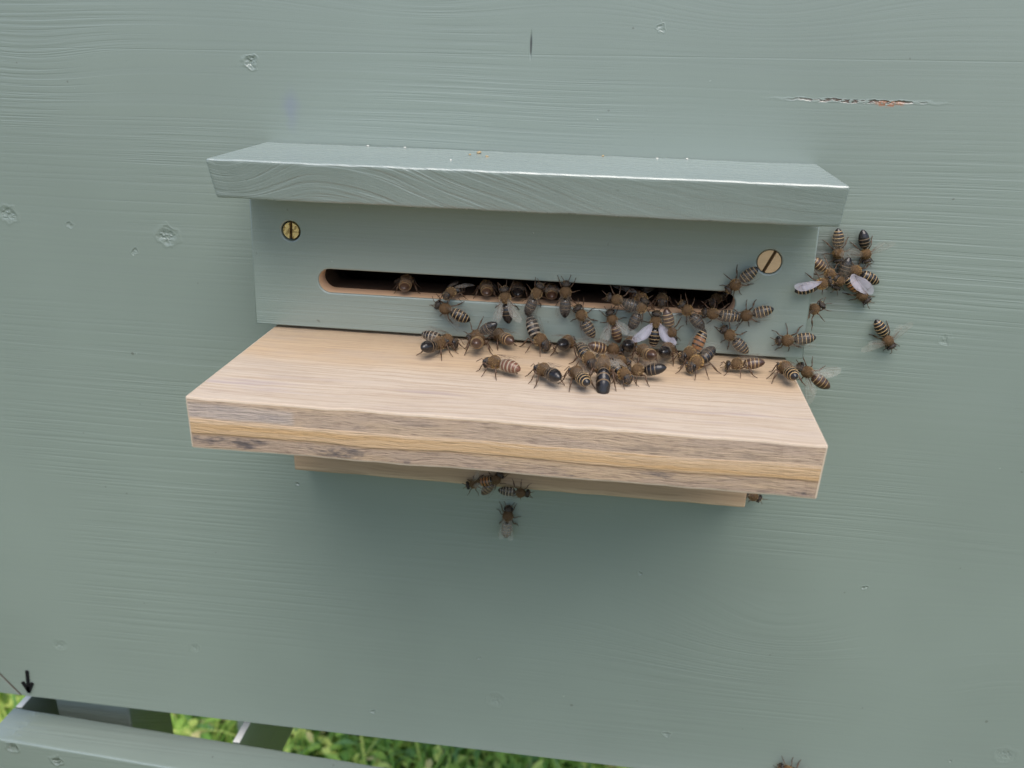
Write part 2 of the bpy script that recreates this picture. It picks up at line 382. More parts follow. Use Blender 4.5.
# marker arrow on the lower left of the wall
def stroke(pts, wd, y0=-.0002, th=.0006):
    bm = bmesh.new()
    for (a, b) in zip(pts[:-1], pts[1:]):
        a = Vector(a); b = Vector(b); d = (b - a).normalized(); q = Vector((-d.y, d.x)) * wd / 2; a = a - d * wd * .3; b = b + d * wd * .3
        c = [a - q, b - q, b + q, a + q]
        vs = [bm.verts.new((p.x, y0 - th, p.y)) for p in c] + [bm.verts.new((p.x, y0 + .0001, p.y)) for p in c]
        bm.faces.new(vs[:4]); bm.faces.new(vs[7:3:-1])
        for i in range(4): bm.faces.new((vs[i], vs[4 + i], vs[4 + (i + 1) % 4], vs[(i + 1) % 4]))
        y0 -= .00003
    bmesh.ops.recalc_face_normals(bm, faces=bm.faces); return new_bm(bm)
ink = N('black_ink').fin((.008, .008, .009), .7, .1)
A = lambda px, py: Vector(XZ(px, py))
bm = bmesh.new()
for part in ([A(27.5, 671), A(29.5, 691)], [A(23.5, 682), A(29.5, 691)], [A(32.5, 683), A(29.5, 691)], [A(29, 686), A(29.3, 690)]):
    me = stroke(part, .0014); bm.from_mesh(me)
link('arrow_mark', new_bm(bm), [ink], front_wall)

# entrance block
slope = lambda c: c
def circ(cx, cz, r, n=28): return [(cx + math.cos(-a * 6.28318 / n) * r, cz + math.sin(-a * 6.28318 / n) * r) for a in range(n)]
bz0 = .01579
S1 = W(290.5, 231, -BD); S2 = W(769.5, 262, -BD)
loops = [[(-.0010, bz0), (.1910, bz0), (.1895, .0662), (.0009, .0662)], stadium(0, SZ, SX0, SX1, SR), circ(S1.x, S1.z, .0034), circ(S2.x, S2.z, .0040)]
blk = cut_board(loops, -BD, -.0145, .0006)
for p in blk.polygons:
    c = p.center
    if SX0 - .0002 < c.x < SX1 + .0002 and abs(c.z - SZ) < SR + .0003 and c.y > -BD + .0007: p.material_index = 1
    if (abs(c.z - S1.z) < .004) and min(abs(c.x - S1.x), abs(c.x - S2.x)) < .0043 and c.y > -BD + .0001: p.material_index = 1 if False else 0
paint_block = painted('painted_block', seed=7.1, warp=.004, relief=.00012, dents=[], freq=900)
block = link('entrance_block', blk, [paint_block, slot_wood], hive)
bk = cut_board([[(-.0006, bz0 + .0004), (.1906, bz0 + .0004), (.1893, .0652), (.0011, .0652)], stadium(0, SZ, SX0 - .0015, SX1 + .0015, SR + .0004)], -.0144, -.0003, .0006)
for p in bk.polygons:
    if SX0 - .007 < p.center.x < SX1 + .007 and abs(p.center.z - SZ) < .0055: p.material_index = 1  # rear of the slot takes the wood with shade in its colour
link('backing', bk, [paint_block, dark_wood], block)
def screw(S, r, ang, mat, dp):
    bm = bmesh.new(); g = .00055; N_ = 30
    for side in (-1, 1):
        pts = [(side * g, -math.sqrt(r * r - g * g)), ]
        a0 = math.asin(g / r)
        for i in range(N_ + 1):
            a = -math.pi / 2 + a0 + (math.pi - 2 * a0) * i / N_; pts.append((side * math.cos(a) * r, math.sin(a) * r))
        pts = pts[1:]
        ca, sa = math.cos(ang), math.sin(ang)
        P2 = [(x * ca - z * sa, x * sa + z * ca) for x, z in pts]
        ft = [bm.verts.new((S.x + x * .96, -BD + dp, S.z + z * .96)) for x, z in P2]; fm = [bm.verts.new((S.x + x, -BD + dp + .0002, S.z + z)) for x, z in P2]
        bk = [bm.verts.new((S.x + x, -BD + dp + .004, S.z + z)) for x, z in P2]
        bm.faces.new(ft); k = len(P2)
        for i in range(k):
            j = (i + 1) % k; bm.faces.new((ft[i], ft[j], fm[j], fm[i])); bm.faces.new((fm[i], fm[j], bk[j], bk[i]))
    v = [bm.verts.new((S.x + math.cos(a * 6.2832 / 24) * r, -BD + dp + .0014, S.z + math.sin(a * 6.2832 / 24) * r)) for a in range(24)]
    f = bm.faces.new(v); f.material_index = 1
    bmesh.ops.recalc_face_normals(bm, faces=bm.faces)
    return link('screw', new_bm(bm), [mat, dk], block)
dk = N('slot_shadow_metal').fin((.10, .06, .025), .6, .3, .5)
n = N('tarnished_brass'); f = n.noise(n.P, 900, 3, .7); sp = n.maprange(f, .50, .60)
n.bump(f, .0002); brass = n.fin(n.mix(sp, (.80, .60, .27), (.25, .15, .05)), .42, .5, .7)
n = N('dull_brass'); f = n.noise(n.vmul(n.P, (300, 300, 1400)), 1, 3, .6)
n.bump(f, .0001); brass2 = n.fin(n.mix(f, (.60, .40, .22), (.70, .50, .30)), .5, .4, .25)
tag(screw(S1, .0029, R(-4), brass, .0004), 'brass slotted screw with speckled head')
tag(screw(S2, .0038, R(-24), brass2, .0003), 'larger dull tan slotted screw')

# porch roof (hood) and landing board
def hood_shear(co):
    # the left end is cut slightly back at its foot
    t = min(1, max(0, (.0771 - co.z) / .0125))
    if co.x < .004 and co.z < .073: co.x += (.073 - co.z) * .10
    if co.x > .186 and co.z < .075: co.x -= (.075 - co.z) * .02
    if co.y < -.03: co.y += t * .0034      # the front is cut back towards its foot
    return co
paint_hood = painted('painted_hood', seed=1.7, warp=.020, wf=(8, 8, 14), freq=820, xf=26, relief=.00042, slope=.16,
                     arcs=[(.004, .079, .020, .02, .016), (.135, .060, .045, .02, .010)], rough=.33, col=(.240, .290, .272))
hood = link('hood', plank(-.0008, .1905, -.0484, -.0002, .0646, .0771, .0011, 3, .003, .00025, 3, shear=hood_shear), [paint_hood], hive)
def lm(f):
    n_ = f.normal; ax = max(abs(n_.x), abs(n_.y), abs(n_.z))
    if ax < .97: return 2
    if abs(n_.z) > .9: return 0
    return 1 if abs(n_.y) > .9 else 2
pine = [raw_pine('pine_top', 'top'), raw_pine('ply_edge', 'front'), raw_pine('eased_edge', 'edge')]
def land_shear(co):
    if co.z < LZ0 + .007 and co.x > .18: co.x -= (LZ0 + .007 - co.z) * .12
    return co
board = link('landing_board', plank(.0053, .1862, -LD, -.0004, LZ0, LZ1, .0006, 2, .003, .0003, 8, matfn=lm, shear=land_shear), pine, hive)
def bmf(f): return 0
batten = link('batten', plank(.0053, .1807, -.01245, -.0003, -.0478, LZ0 - .0002, .0008, 3, .004, .0002, 5, matfn=bmf), [raw_pine('batten_pine', 'batten')], hive)

# ------------------------------------------------------------------ stand
stand = empty('hive_stand', (.095, .2, GZ), label='sage painted timber stand with open slatted top carrying the beehive', cat='stand')
kn = [(*((lambda p: (p.x, p.z))(W(8, 752, -.012))), .0030, 4), (*((lambda p: (p.x, p.z))(W(54, 764, -.012))), .0030, 4)]
def paint_knots():
    mt = painted('painted_rail', seed=5.5, relief=.0002, dents=[], rough=.30)
    return mt
def rail_shear(co): co = co.copy(); co.y += -.046 * (co.x + .16); return co
RT = -.2145
paint_rail = painted('painted_rail', seed=5.5, relief=.00015, dents=kn, rough=.20)
link('front_rail', plank(-.1675, .36, -.0085, .0125, -.262, RT, .0012, 3, .01, .0002, 2, shear=rail_shear), [paint_rail], stand)
link('back_rail', plank(-.1675, .36, .42, .44, -.262, RT, .0012, 3, .05), [paint_plain], stand)
lit_edge = N('lit_edge_white').fin((.88, .88, .84), .5, .4)  # top edges coloured white to look lit; the board sides stay sage
for bx in (-.1672, -.0465, .20, .34):
    y0 = .0132 - .046 * (bx + .16)
    link('cross_board', plank(bx, bx + .0035, y0, .4185, -.2665, RT - .0004, .0004, 2, .05, axis=1, matfn=lambda f: 1 if f.normal.z > .8 else 0), [paint_side, lit_edge], stand)
for lx in (-.1510, .30):
    for ly in (.0225,):
        link('leg', plank(lx, lx + .041, ly, ly + .036, GZ - .005, -.1955, .001, 2, .05, axis=2), [paint_plain], stand)

for lx in (-.1880, .3605): link('leg', plank(lx, lx + .0205, .275, .305, GZ - .005, RT - .001, .001, 2, .05, axis=2), [paint_plain], stand)

# ------------------------------------------------------------------ crumbs on the hood
crumb_m = [N('crumb_tan').fin((.36, .27, .15), .8), N('crumb_white').fin((.55, .55, .50), .8)]
def crumb(px, py, r, mi, label, seed):
    p = W(px, py, .0773, 'z'); p.y = min(max(p.y, -.047), -.002)
    bm = bmesh.new(); bmesh.ops.create_icosphere(bm, subdivisions=2, radius=r * .75)
    for v in bm.verts:
        v.co *= 1 + .6 * noise.noise(v.co * 2500 + Vector((seed * 3.1, 0, 0))); v.co.z *= .6
    o = link('crumb', new_bm(bm), [crumb_m[mi]]); o.location = (p.x, p.y, .0771 + r * .35)
    return tag(o, label, 'crumb', 'crumbs scattered on the entrance hood')
for i, (px, py, r, mi, lb) in enumerate([
    (479, 153, .0011, 0, 'largest tan crumb on the top of the green hood, left of centre'),
    (470, 154.5, .0006, 0, 'small tan crumb just left of the largest one on the hood'),
    (487, 156.5, .0007, 0, 'tan crumb just right of the largest one on the hood'),
    (451, 160, .0005, 1, 'white speck on the hood front half, left of the tan crumbs'),
    (406, 147, .0006, 1, 'white crumb on the back edge of the hood, above its left third'),
    (369, 145.5, .0006, 1, 'leftmost white crumb along the back edge of the hood'),
    (603, 156, .0006, 0, 'tan crumb near the middle of the hood back edge'),
    (657, 158.5, .0006, 1, 'white crumb on the hood back edge, left one of two above the slot'),
    (687, 159, .0006, 1, 'white crumb on the hood back edge, right one of two above the slot')]):
    crumb(px, py, r, mi, lb, i)

# ------------------------------------------------------------------ bees
def beemat(name, col, rough, spec=.5, var=.25, coat=0, fuzz=0):
    n = N(name); f = n.noise(n.P, 1800, 2)
    c = n.mix(f, tuple(k * (1 - var) for k in col), tuple(k * (1 + var) for k in col))
    if fuzz: n.bump(n.noise(n.P, 3500, 2), .0002)
    mt = n.fin(c, rough, spec); n.b.inputs['Coat Weight'].default_value = coat; n.b.inputs['Coat Roughness'].default_value = .2
    return mt
M_thorax = beemat('bee_thorax', (.10, .060, .030), .85, .2, .35, fuzz=1)
M_head = beemat('bee_head', (.035, .026, .020), .55, .4, .3, fuzz=1)
M_black = beemat('bee_abdomen_black', (.012, .010, .010), .24, .4, .3, coat=.2)
M_brown = beemat('bee_abdomen_brown', (.060, .030, .018), .33, .5, .3, coat=.3)
M_red = beemat('bee_abdomen_red_brown', (.14, .055, .030), .35, .5, .35, coat=.2)
M_orange = beemat('bee_abdomen_amber', (.28, .115, .035), .38, .5, .25, coat=.2)
M_band = beemat('bee_hair_band', (.42, .285, .14), .8, .2, .2)
M_bandw = beemat('bee_pale_band', (.33, .27, .20), .8, .2, .15)
M_banddk = beemat('bee_dark_band', (.16, .11, .065), .7, .2, .2)
M_leg = beemat('bee_leg', (.075, .040, .020), .45, .45, .3)
M_eye = beemat('bee_eye', (.010, .008, .008), .18, .5, .1)
M_hair = beemat('bee_hair', (.42, .285, .14), .8, .1, .3)
M_hairg = beemat('bee_hair_grey', (.42, .33, .22), .8, .1, .3)
M_hair2 = beemat('bee_hair_dark', (.24, .155, .075), .8, .1, .3); M_hair3 = beemat('bee_hair_golden', (.50, .31, .12), .8, .1, .3)
M_vein = beemat('wing_vein', (.10, .06, .035), .5, .4, .2)
def wingmat(name, alpha, col):
    n = N(name); mt = n.fin(col, .25, .35); n.b.inputs['Alpha'].default_value = alpha
    n.b.inputs['IOR'].default_value = 1.5; return mt
M_wing = wingmat('wing_membrane', .05, (.45, .40, .34)); M_wingsky = wingmat('wing_membrane_sky_sheen', .42, (.66, .63, .72)); M_wingm = wingmat('wing_membrane_hazy', .19, (.55, .52, .46))  # the lilac-white membrane paints in a sky reflection by colour and denser alpha

def abd_path(a0, curve, L, n=34):
    """centre line of the abdomen going backward; a0 initial upward angle, curve total bend"""
    pts = []; x, z = -.25, 2.75; ds = L / n
    for i in range(n + 1):
        a = a0 + curve * (i / n); pts.append((x, z, a)); x -= math.cos(a) * ds; z += math.sin(a) * ds
    return pts
def abd_r(t):
    pr = [(0, .45), (.05, 1.2), (.13, 1.62), (.28, 1.90), (.45, 1.96), (.62, 1.82), (.78, 1.48), (.90, .98), (.97, .5), (1, .08)]
    for (a, ra), (b, rb) in zip(pr[:-1], pr[1:]):
        if t <= b: return ra + (rb - ra) * (t - a) / (b - a)
    return .05
def tube(bm, pts, rad, mi, n=5, cap=True):
    rings = []
    for i, p in enumerate(pts):
        p = Vector(p); d = (Vector(pts[min(i + 1, len(pts) - 1)]) - Vector(pts[max(i - 1, 0)])).normalized()
        u = d.cross(Vector((0, 0, 1))); u = u.normalized() if u.length > .05 else Vector((1, 0, 0)); v = d.cross(u)
        rings.append([bm.verts.new(p + (u * math.cos(k * 6.2832 / n) + v * math.sin(k * 6.2832 / n)) * rad[i]) for k in range(n)])
    for a, b in zip(rings[:-1], rings[1:]):
        for k in range(n):
            f = bm.faces.new((a[k], a[(k + 1) % n], b[(k + 1) % n], b[k])); f.material_index = mi; f.smooth = True
    if cap:
        for r_, in ((rings[-1],), (rings[0],)):
            f = bm.faces.new(r_); f.material_index = mi
def bee_body(rnd, style, a0, curve, L, headturn, reach):
    bm = bmesh.new(); n = 14
    # rings: x, z, ry, rz, tilt, material   (0 thorax 1 abdomen 2 band 3 leg 4 eye 5 head)
    rings = []
    for x, z, ry, rz in ((5.75, 1.75, .15, .15), (5.65, 1.8, .55, .6), (5.35, 1.95, 1.15, 1.15), (4.9, 2.15, 1.6, 1.5), (4.45, 2.3, 1.65, 1.5), (4.1, 2.45, 1.3, 1.2), (3.85, 2.55, .7, .7)):
        rings.append([x, z, ry, rz, 0, 5])
    for x, z, ry, rz in ((3.7, 2.6, .75, .75), (3.45, 2.7, 1.35, 1.3), (3.0, 2.85, 1.68, 1.6), (2.4, 2.95, 1.86, 1.78), (1.7, 3.0, 1.88, 1.82), (1.0, 2.95, 1.72, 1.65), (.45, 2.85, 1.4, 1.35), (.05, 2.8, .8, .8), (-.15, 2.76, .42, .42)):
        rings.append([x, z, ry, rz, 0, 0])
    P_ = abd_path(a0, curve, L)
    segs = (0, .16, .34, .52, .68, .83, 1.001)
    for i, (x, z, a) in enumerate(P_):
        t = i / (len(P_) - 1)
        s = max(k for k in range(6) if t >= segs[k]); u = (t - segs[s]) / (segs[s + 1] - segs[s])
        r = abd_r(t) * (1 + .035 * u)
        if style == 'black': mt = 2 if (u < .16 and 0 < s < 4) else 1
        elif style == 'banded': mt = 2 if (u < .20 and 0 < s < 6) else 1
        elif style in ('white', 'red'): mt = 2 if (u < .29 and 0 < s < 6) else 1
        elif style == 'amber': mt = 6 if (s < 4 and u < .62) else (2 if (u < .3 and s > 2) else 1)
        elif style == 'brown': mt = 2 if (u < .22 and 0 < s < 5) else 1
        rings.append([x, z, r, r * .86, a, mt])
    prev = None; loops = []
    for x, z, ry, rz, a, mt in rings:
        yo = headturn * max(0, x - 3.7) * .25
        dx, dz = math.sin(a), math.cos(a)
        loops.append([bm.verts.new((x + dx * math.cos(k * 6.2832 / n) * rz, yo + math.sin(k * 6.2832 / n) * ry, z + dz * math.cos(k * 6.2832 / n) * rz)) for k in range(n)])
    for i in range(len(loops) - 1):
        for k in range(n):
            f = bm.faces.new((loops[i][k], loops[i][(k + 1) % n], loops[i + 1][(k + 1) % n], loops[i + 1][k])); f.smooth = True; f.material_index = rings[i + 1][5] if i >= 6 else 5
    bm.faces.new(loops[0][::-1]).material_index = 5; bm.faces.new(loops[-1]).material_index = 1
    # eyes
    for s in (-1, 1):
        mm = Matrix.Translation((4.75, s * 1.28 + headturn * .26, 2.45)) @ Matrix.Diagonal((.62, .48, 1.05, 1))
        r_ = bmesh.ops.create_uvsphere(bm, u_segments=8, v_segments=6, radius=1, matrix=mm)
        for v in r_['verts']:
            for f in v.link_faces: f.material_index = 4; f.smooth = True
    # antennae
    for s in (-1, 1):
        j = lambda a_: rnd.uniform(-a_, a_)
        tube(bm, [(5.4, s * .35 + headturn * .4, 2.6), (6.2 + j(.3), s * .9 + headturn * .5, 3.2 + j(.3)), (7.3 + j(.5), s * (1.5 + j(.5)) + headturn * .6, 2.2 + j(.6))], (.12, .11, .10), 3, 4)
    # legs
    for s in (-1, 1):
        for k, (ax, fw_) in enumerate(((2.9, 1.0), (1.7, .05), (.8, -1.0))):
            j = lambda a_: rnd.uniform(-a_, a_)
            ln = (.85, .88, 1.12)[k] * reach
            ang = fw_ * .85 + j(.28) + (.15 if k == 0 else 0)
            dx, dy = math.sin(ang), math.cos(ang) * s
            hip = (ax, s * 1.1, 1.75)
            knee = (ax + dx * 1.9 * ln, s * 1.1 + dy * 1.7 * ln, 2.7 + j(.4) + (.3 if k == 2 else 0))
            ank = (ax + dx * 3.3 * ln + j(.3), s * 1.1 + dy * 3.0 * ln, .75 + j(.2))
            toe = (ank[0] + dx * 1.3 + j(.4), ank[1] + dy * 1.1 + j(.3), .08)
            tube(bm, [hip, tuple((a + b) / 2 for a, b in zip(hip, knee)), knee], (.22, .25, .16), 3)
            wide = .32 if k == 2 else .18
            tube(bm, [knee, tuple(a * .4 + b * .6 for a, b in zip(knee, ank)), ank], (.14, wide, .15), 3)
            tube(bm, [ank, tuple(a * .6 + b * .4 for a, b in zip(ank, toe)), toe], (.17 if k == 2 else .12, .14 if k == 2 else .10, .08), 3)
    return bm, P_
def bee_hair(rnd, P_, style, headturn):
    V, Fc, MI = [], [], []
    def tuft(p, nrm, L, w_, lean, mi):
        d = (nrm + Vector((rnd.uniform(-.5, .5), rnd.uniform(-.5, .5), rnd.uniform(-.5, .5))) + lean).normalized()
        u = d.cross(Vector((rnd.random(), rnd.random(), rnd.random())).normalized()).normalized() * w_
        b = len(V); V.extend([p - u, p + u, p + d * L]); Fc.append((b, b + 1, b + 2)); MI.append(mi)
    for _ in range(750):
        a = rnd.uniform(0, 6.2832); c = rnd.uniform(-1, 1); q = math.sqrt(1 - c * c)
        nr = Vector((c, math.sin(a) * q, math.cos(a) * q))
        if nr.z < -.75: continue
        tuft(Vector((1.8, 0, 2.85)) + Vector((nr.x * 1.78, nr.y * 1.78, nr.z * 1.75)), nr, rnd.uniform(.3, .6), .05, Vector((-.25, 0, 0)), 0)
    for _ in range(200):
        a = rnd.uniform(0, 6.2832); c = rnd.uniform(-1, 1); q = math.sqrt(1 - c * c)
        nr = Vector((c, math.sin(a) * q, math.cos(a) * q))
        if abs(nr.y) > .75: continue
        tuft(Vector((4.75, headturn * .25, 2.15)) + Vector((nr.x * .9, nr.y * 1.5, nr.z * 1.4)), nr, rnd.uniform(.25, .5), .05, Vector(), 0)
    n = len(P_) - 1
    if style == 'red': style = 'white'
    spots = {'black': (.04, .1), 'brown': (.04, .1, .16), 'banded': (.04, .17, .20, .35, .38, .53, .56, .70, .84), 'white': (.1, .17, .2, .35, .39, .53, .57, .69, .73, .84, .88), 'amber': (.04, .1, .53, .7, .84)}[style]
    for t0 in spots:
        for _ in range(12 if style == 'black' else 26):
            t = min(.97, max(.02, t0 + rnd.uniform(-.02, .02))); x, z, a_ = P_[int(t * n)]; r = abd_r(t)
            a = rnd.uniform(0, 6.2832); nr = Vector((math.sin(a_) * math.cos(a), math.sin(a), math.cos(a_) * math.cos(a)))
            tuft(Vector((x, 0, z)) + Vector((nr.x * r * .86, nr.y * r, nr.z * r * .86)), nr, rnd.uniform(.25, .5), .045, Vector((-1.2, 0, 0)), 1)
    return V, Fc, MI
FORE = [(0, .15), (1.5, .55), (3.5, .75), (6, .75), (8, .6), (9.0, .1), (9.2, -.6), (8.7, -1.5), (7.4, -2.2), (5.5, -2.4), (3.6, -2.0), (1.8, -1.1), (.4, -.3)]
HIND = [(0, .1), (2, .3), (4.2, .3), (5.8, 0), (6.5, -.6), (6.2, -1.3), (4.8, -1.8), (2.8, -1.7), (1.2, -1.0), (.2, -.3)]
VEIN = [[(0, 0), (3, .5), (6, .65), (8, .5)], [(0, -.05), (2.5, -.1), (4.6, -.3), (7.6, -.2)], [(.3, -.1), (2.4, -.9), (4.0, -1.7)], [(4.6, -.3), (5.0, -1.2), (4.6, -2.1)], [(2.6, -.1), (2.9, -.9)], [(6.6, -.25), (6.8, -1.2), (6.2, -2.0)]]
def wing_mesh(outline, veins, side, base, yaw, pitch, roll, flip=1):
    bm = bmesh.new()
    cy_, sy_ = math.cos(yaw), math.sin(yaw)
    back = Vector((-cy_, side * sy_, 0)); lat = Vector((sy_, side * cy_, 0))        # leading edge outward
    up = Vector((0, 0, 1)); back2 = (back * math.cos(pitch) + up * math.sin(pitch)); nrm = (up * math.cos(pitch) - back * math.sin(pitch))
    lat2 = lat * math.cos(roll) - nrm * math.sin(roll)
    def T(u, v, h=0):
        h += .12 * math.sin(u * 1.1) + .05 * math.sin(u * 2.3 + v * 2) - .02 * u * u * .3
        return Vector(base) + back2 * u + lat2 * v + nrm.copy() * h
    c = bm.verts.new(T(outline[0][0] * .3 + sum(p[0] for p in outline) / len(outline) * .7, sum(p[1] for p in outline) / len(outline), .12))
    vs = [bm.verts.new(T(u, v)) for u, v in outline]
    for i in range(len(vs)):
        f = bm.faces.new((c, vs[i], vs[(i + 1) % len(vs)])); f.smooth = True
    for ln in veins: tube(bm, [T(u, v, .06) for u, v in ln], [.034 - .005 * i for i in range(len(ln))], 1, 4)
    return bm
WINGS = {  # yaw of fore wing from straight back, pitch, roll
    'folded': (.16, .02, .12), 'half': (.42, .05, .2), 'open': (.75, .10, .25), 'spread': (1.30, .25, .25), 'up': (.55, .75, .5)}
bee_count = [0]
OFF = Vector((0, 0, 0))
def bee(hx, hy, tx, ty, surf, style, label, lift=0, wing='folded', wm='clear', curve=None, reach=1.0, turn=0, Y=None, roll=0, grp=None, off=0.0, one=None, hz=0):
    """head and tail given where they are seen on a surface: 'land' (board top), 'block', 'wall', 'slot' (sill), 'batten'"""
    bee_count[0] += 1; rnd = random.Random(1000 + bee_count[0] * 7)
    nrm = Vector((0, 0, 1)) if surf in ('land', 'slot') else Vector((0, -1, 0))
    level = {'land': LZ1, 'slot': .0293, 'block': BD, 'wall': 0.0, 'batten': .01245}[surf] + off
    S = .001
    zt = max(.6, 2.4 + lift)
    def hit(px, py, h):
        if nrm.z: return W(px, py, level + h * S, 'z')
        return W(px, py, -(level + h * S), 'y')
    H = hit(hx, hy, 2.2); T = hit(tx, ty, zt)
    d = H - T; d -= nrm * d.dot(nrm); Lp = d.length / S; d.normalize()
    a0 = math.asin(max(-.6, min(.95, (lift) / 6.4))); cv = curve if curve is not None else rnd.uniform(-.25, -.05)
    if curve is None: a0 -= cv * .5
    L0 = 7.1
    path = abd_path(a0, cv, L0); tailx = path[-1][0]
    full = 5.2 - tailx
    s = max(.88 if surf == 'slot' else .97, min(1.12, Lp / full)) * rnd.uniform(.96, 1.03)
    mid = (H + T) / 2; mid -= nrm * (mid.dot(nrm)) ; mid += nrm * level
    org = mid - d * (5.2 + tailx) / 2 * s * S
    side = nrm.cross(d)
    if roll:
        q = Matrix.Rotation(roll, 3, d); nn = q @ nrm; side = nn.cross(d)
    else: nn = nrm
    mw = Matrix(((d.x, side.x, nn.x, org.x), (d.y, side.y, nn.y, org.y), (d.z, side.z, nn.z, org.z), (0, 0, 0, 1)))
    root = bpy.data.objects.new('bee', None); COL.objects.link(root); root.empty_display_size = .003
    root.matrix_world = mw
    tag(root, label, 'bee', grp or GROUPS[surf])
    k = S * s
    bm, P_ = bee_body(rnd, style, a0, cv, L0, turn, reach)
    bmesh.ops.recalc_face_normals(bm, faces=bm.faces)
    hs = hz or (1.14 if surf == 'land' else 1.0)
    for v in bm.verts: v.co = Vector((v.co.x * k, v.co.y * k, v.co.z * k * hs))
    abd = {'black': M_black, 'banded': M_black, 'white': M_black, 'amber': M_black, 'brown': M_brown, 'red': M_red}[style]
    bnd = {'black': M_banddk, 'banded': M_band, 'white': M_bandw, 'amber': M_band, 'brown': M_band, 'red': M_bandw}[style]
    def add(name, me, mats):
        o = bpy.data.objects.new(name, me); COL.objects.link(o); o.parent = root
        for q_ in mats: me.materials.append(q_)
        return o
    add('body', new_bm(bm, 'bee_body'), [M_thorax, abd, bnd, M_leg, M_eye, M_head, M_orange])
    V, Fc, MI = bee_hair(rnd, P_, style, turn)
    me = bpy.data.meshes.new('bee_hair'); me.from_pydata([Vector((v.x * k, v.y * k, v.z * k * hs)) for v in V], [], Fc); me.polygons.foreach_set('material_index', MI); me.update()
    add('hair', me, [rnd.choice((M_hair, M_hair, M_hair2, M_hair3)), M_bandw if style == 'white' else M_banddk if style == 'black' else M_hairg])
    wmat = {'clear': M_wing, 'pale': M_wingsky, 'hazy': M_wingm}[wm]
    yaw, pit, rl = WINGS[wing]
    aw = max(pit, math.sin(a0) * .9 - .05) if wing in ('folded', 'half') else pit
    for sd_ in (-1, 1):
        if one and sd_ != one: continue
        yj = yaw + rnd.uniform(-.06, .06); b_ = (1.9, sd_ * 1.15, 4.55)
        for ol, vn, dz, dy in ((FORE, VEIN, .12, 0), (HIND, VEIN[:1] and [[(0, 0), (3, .1), (5.6, -.2)], [(.3, -.2), (2.5, -.8), (4.5, -1.1)]], -.05, -.16 if wing in ('spread', 'open') else -.03)):
            bw_ = wing_mesh(ol, vn, sd_, (b_[0] - (.6 if ol is HIND else 0), b_[1], b_[2] + dz), max(.02, yj + dy), aw, rl)
            for v in bw_.verts: v.co = Vector((v.co.x * k, v.co.y * k, v.co.z * k * hs))
            add('wing', new_bm(bw_, 'bee_wing'), [wmat, M_vein])
    return root
GROUPS = {'land': 'honey bees on the landing board', 'slot': 'honey bees in the entrance slot', 'block': 'honey bees on the green entrance block',
          'wall': 'honey bees on the green hive wall', 'batten': 'honey bees under the landing board'}
B = bee
# --- in the slot
B(408, 281, 404, 291, 'slot', 'brown', 'dark reddish bee alone at the left of the entrance slot, facing out', off=0, curve=0)
B(445, 296, 466, 288, 'slot', 'black', 'dark bee on the slot sill directly above the leftmost bee on the green block', wing='half', wm='hazy')
B(486, 285, 487, 297, 'slot', 'brown', 'round dark tail end in the slot mouth, left of the long hanging tails')
B(517, 287, 518, 297, 'slot', 'black', 'shadowed bee deep in the slot between the first two bees hanging tail down')
B(550, 289, 552, 299, 'slot', 'brown', 'shadowed bee in the slot between the second and third bees hanging tail down', wm='hazy')
B(646, 306, 630, 292, 'slot', 'brown', 'blurred brown bee filling the slot mouth behind the dark glossy bee right of centre', wing='open', wm='hazy')
B(662, 303, 662, 293, 'slot', 'black', 'dark bee looking straight out of the slot above the bee with white spread wings')
B(712, 302, 728, 295, 'slot', 'brown', 'brown blurred bee at the rounded right end of the slot', wing='half', wm='hazy')
# --- on the block face
B(437, 304, 470, 320, 'block', 'banded', 'leftmost bee on the green block, banded, head up towards the slot sill', wing='half')
B(504, 287, 509, 324, 'block', 'black', 'long dark bee hanging tail down from the slot, leftmost of the three tails below it', wing='half', wm='hazy')
B(540, 286, 527, 314, 'block', 'black', 'dark bluish bee hanging from the slot with its tail slanting down to the left')
B(566, 287, 565, 313, 'block', 'black', 'dark bee hanging straight down from the slot, third tail from the left')
B(579, 310, 592, 334, 'block', 'banded', 'lone bee on the green block below the slot middle, tail slanting down to the right')
B(612, 298, 638, 307, 'block', 'black', 'glossy black-tailed bee crossing the slot lip right of centre, head to the left', off=.0005)
B(610, 312, 619, 342, 'block', 'brown', 'greyish fanning bee with hazy wings on the green block right of the middle', wing='open', wm='hazy')
B(641, 308, 634, 322, 'block', 'black', 'small dark bee squeezed between the fanning bee and the one with white wings', off=.001)
B(657, 312, 653, 347, 'block', 'banded', 'bee with both bright white wings spread in a V on the green block', wing='open', wm='pale', reach=1.05)
B(672, 336, 667, 313, 'block', 'brown', 'dark bee tucked against the right side of the bee with white spread wings', off=.001)
B(682, 304, 703, 328, 'block', 'black', 'black-tailed bee climbing to the slot from below, just right of the white winged bee')
B(704, 312, 739, 317, 'block', 'banded', 'banded bee lying level just below the right end of the slot')
B(728, 290, 757, 268, 'block', 'banded', 'banded bee nearest the large right screw, tail up towards it')
B(738, 317, 772, 309, 'block', 'banded', 'banded bee level below the right screw, head touching the next bee tail', wing='folded')
B(723, 328, 748, 353, 'block', 'banded', 'golden banded bee on the block lower right, head up left and tail down right')
B(777, 341, 816, 337, 'block', 'banded', 'rightmost bee fully on the green block, level and strongly banded, at its lower corner', reach=1.1)
B(471, 338, 495, 324, 'block', 'black', 'dark bee standing head down at the block foot with raised tail to the right', lift=1, off=.003)
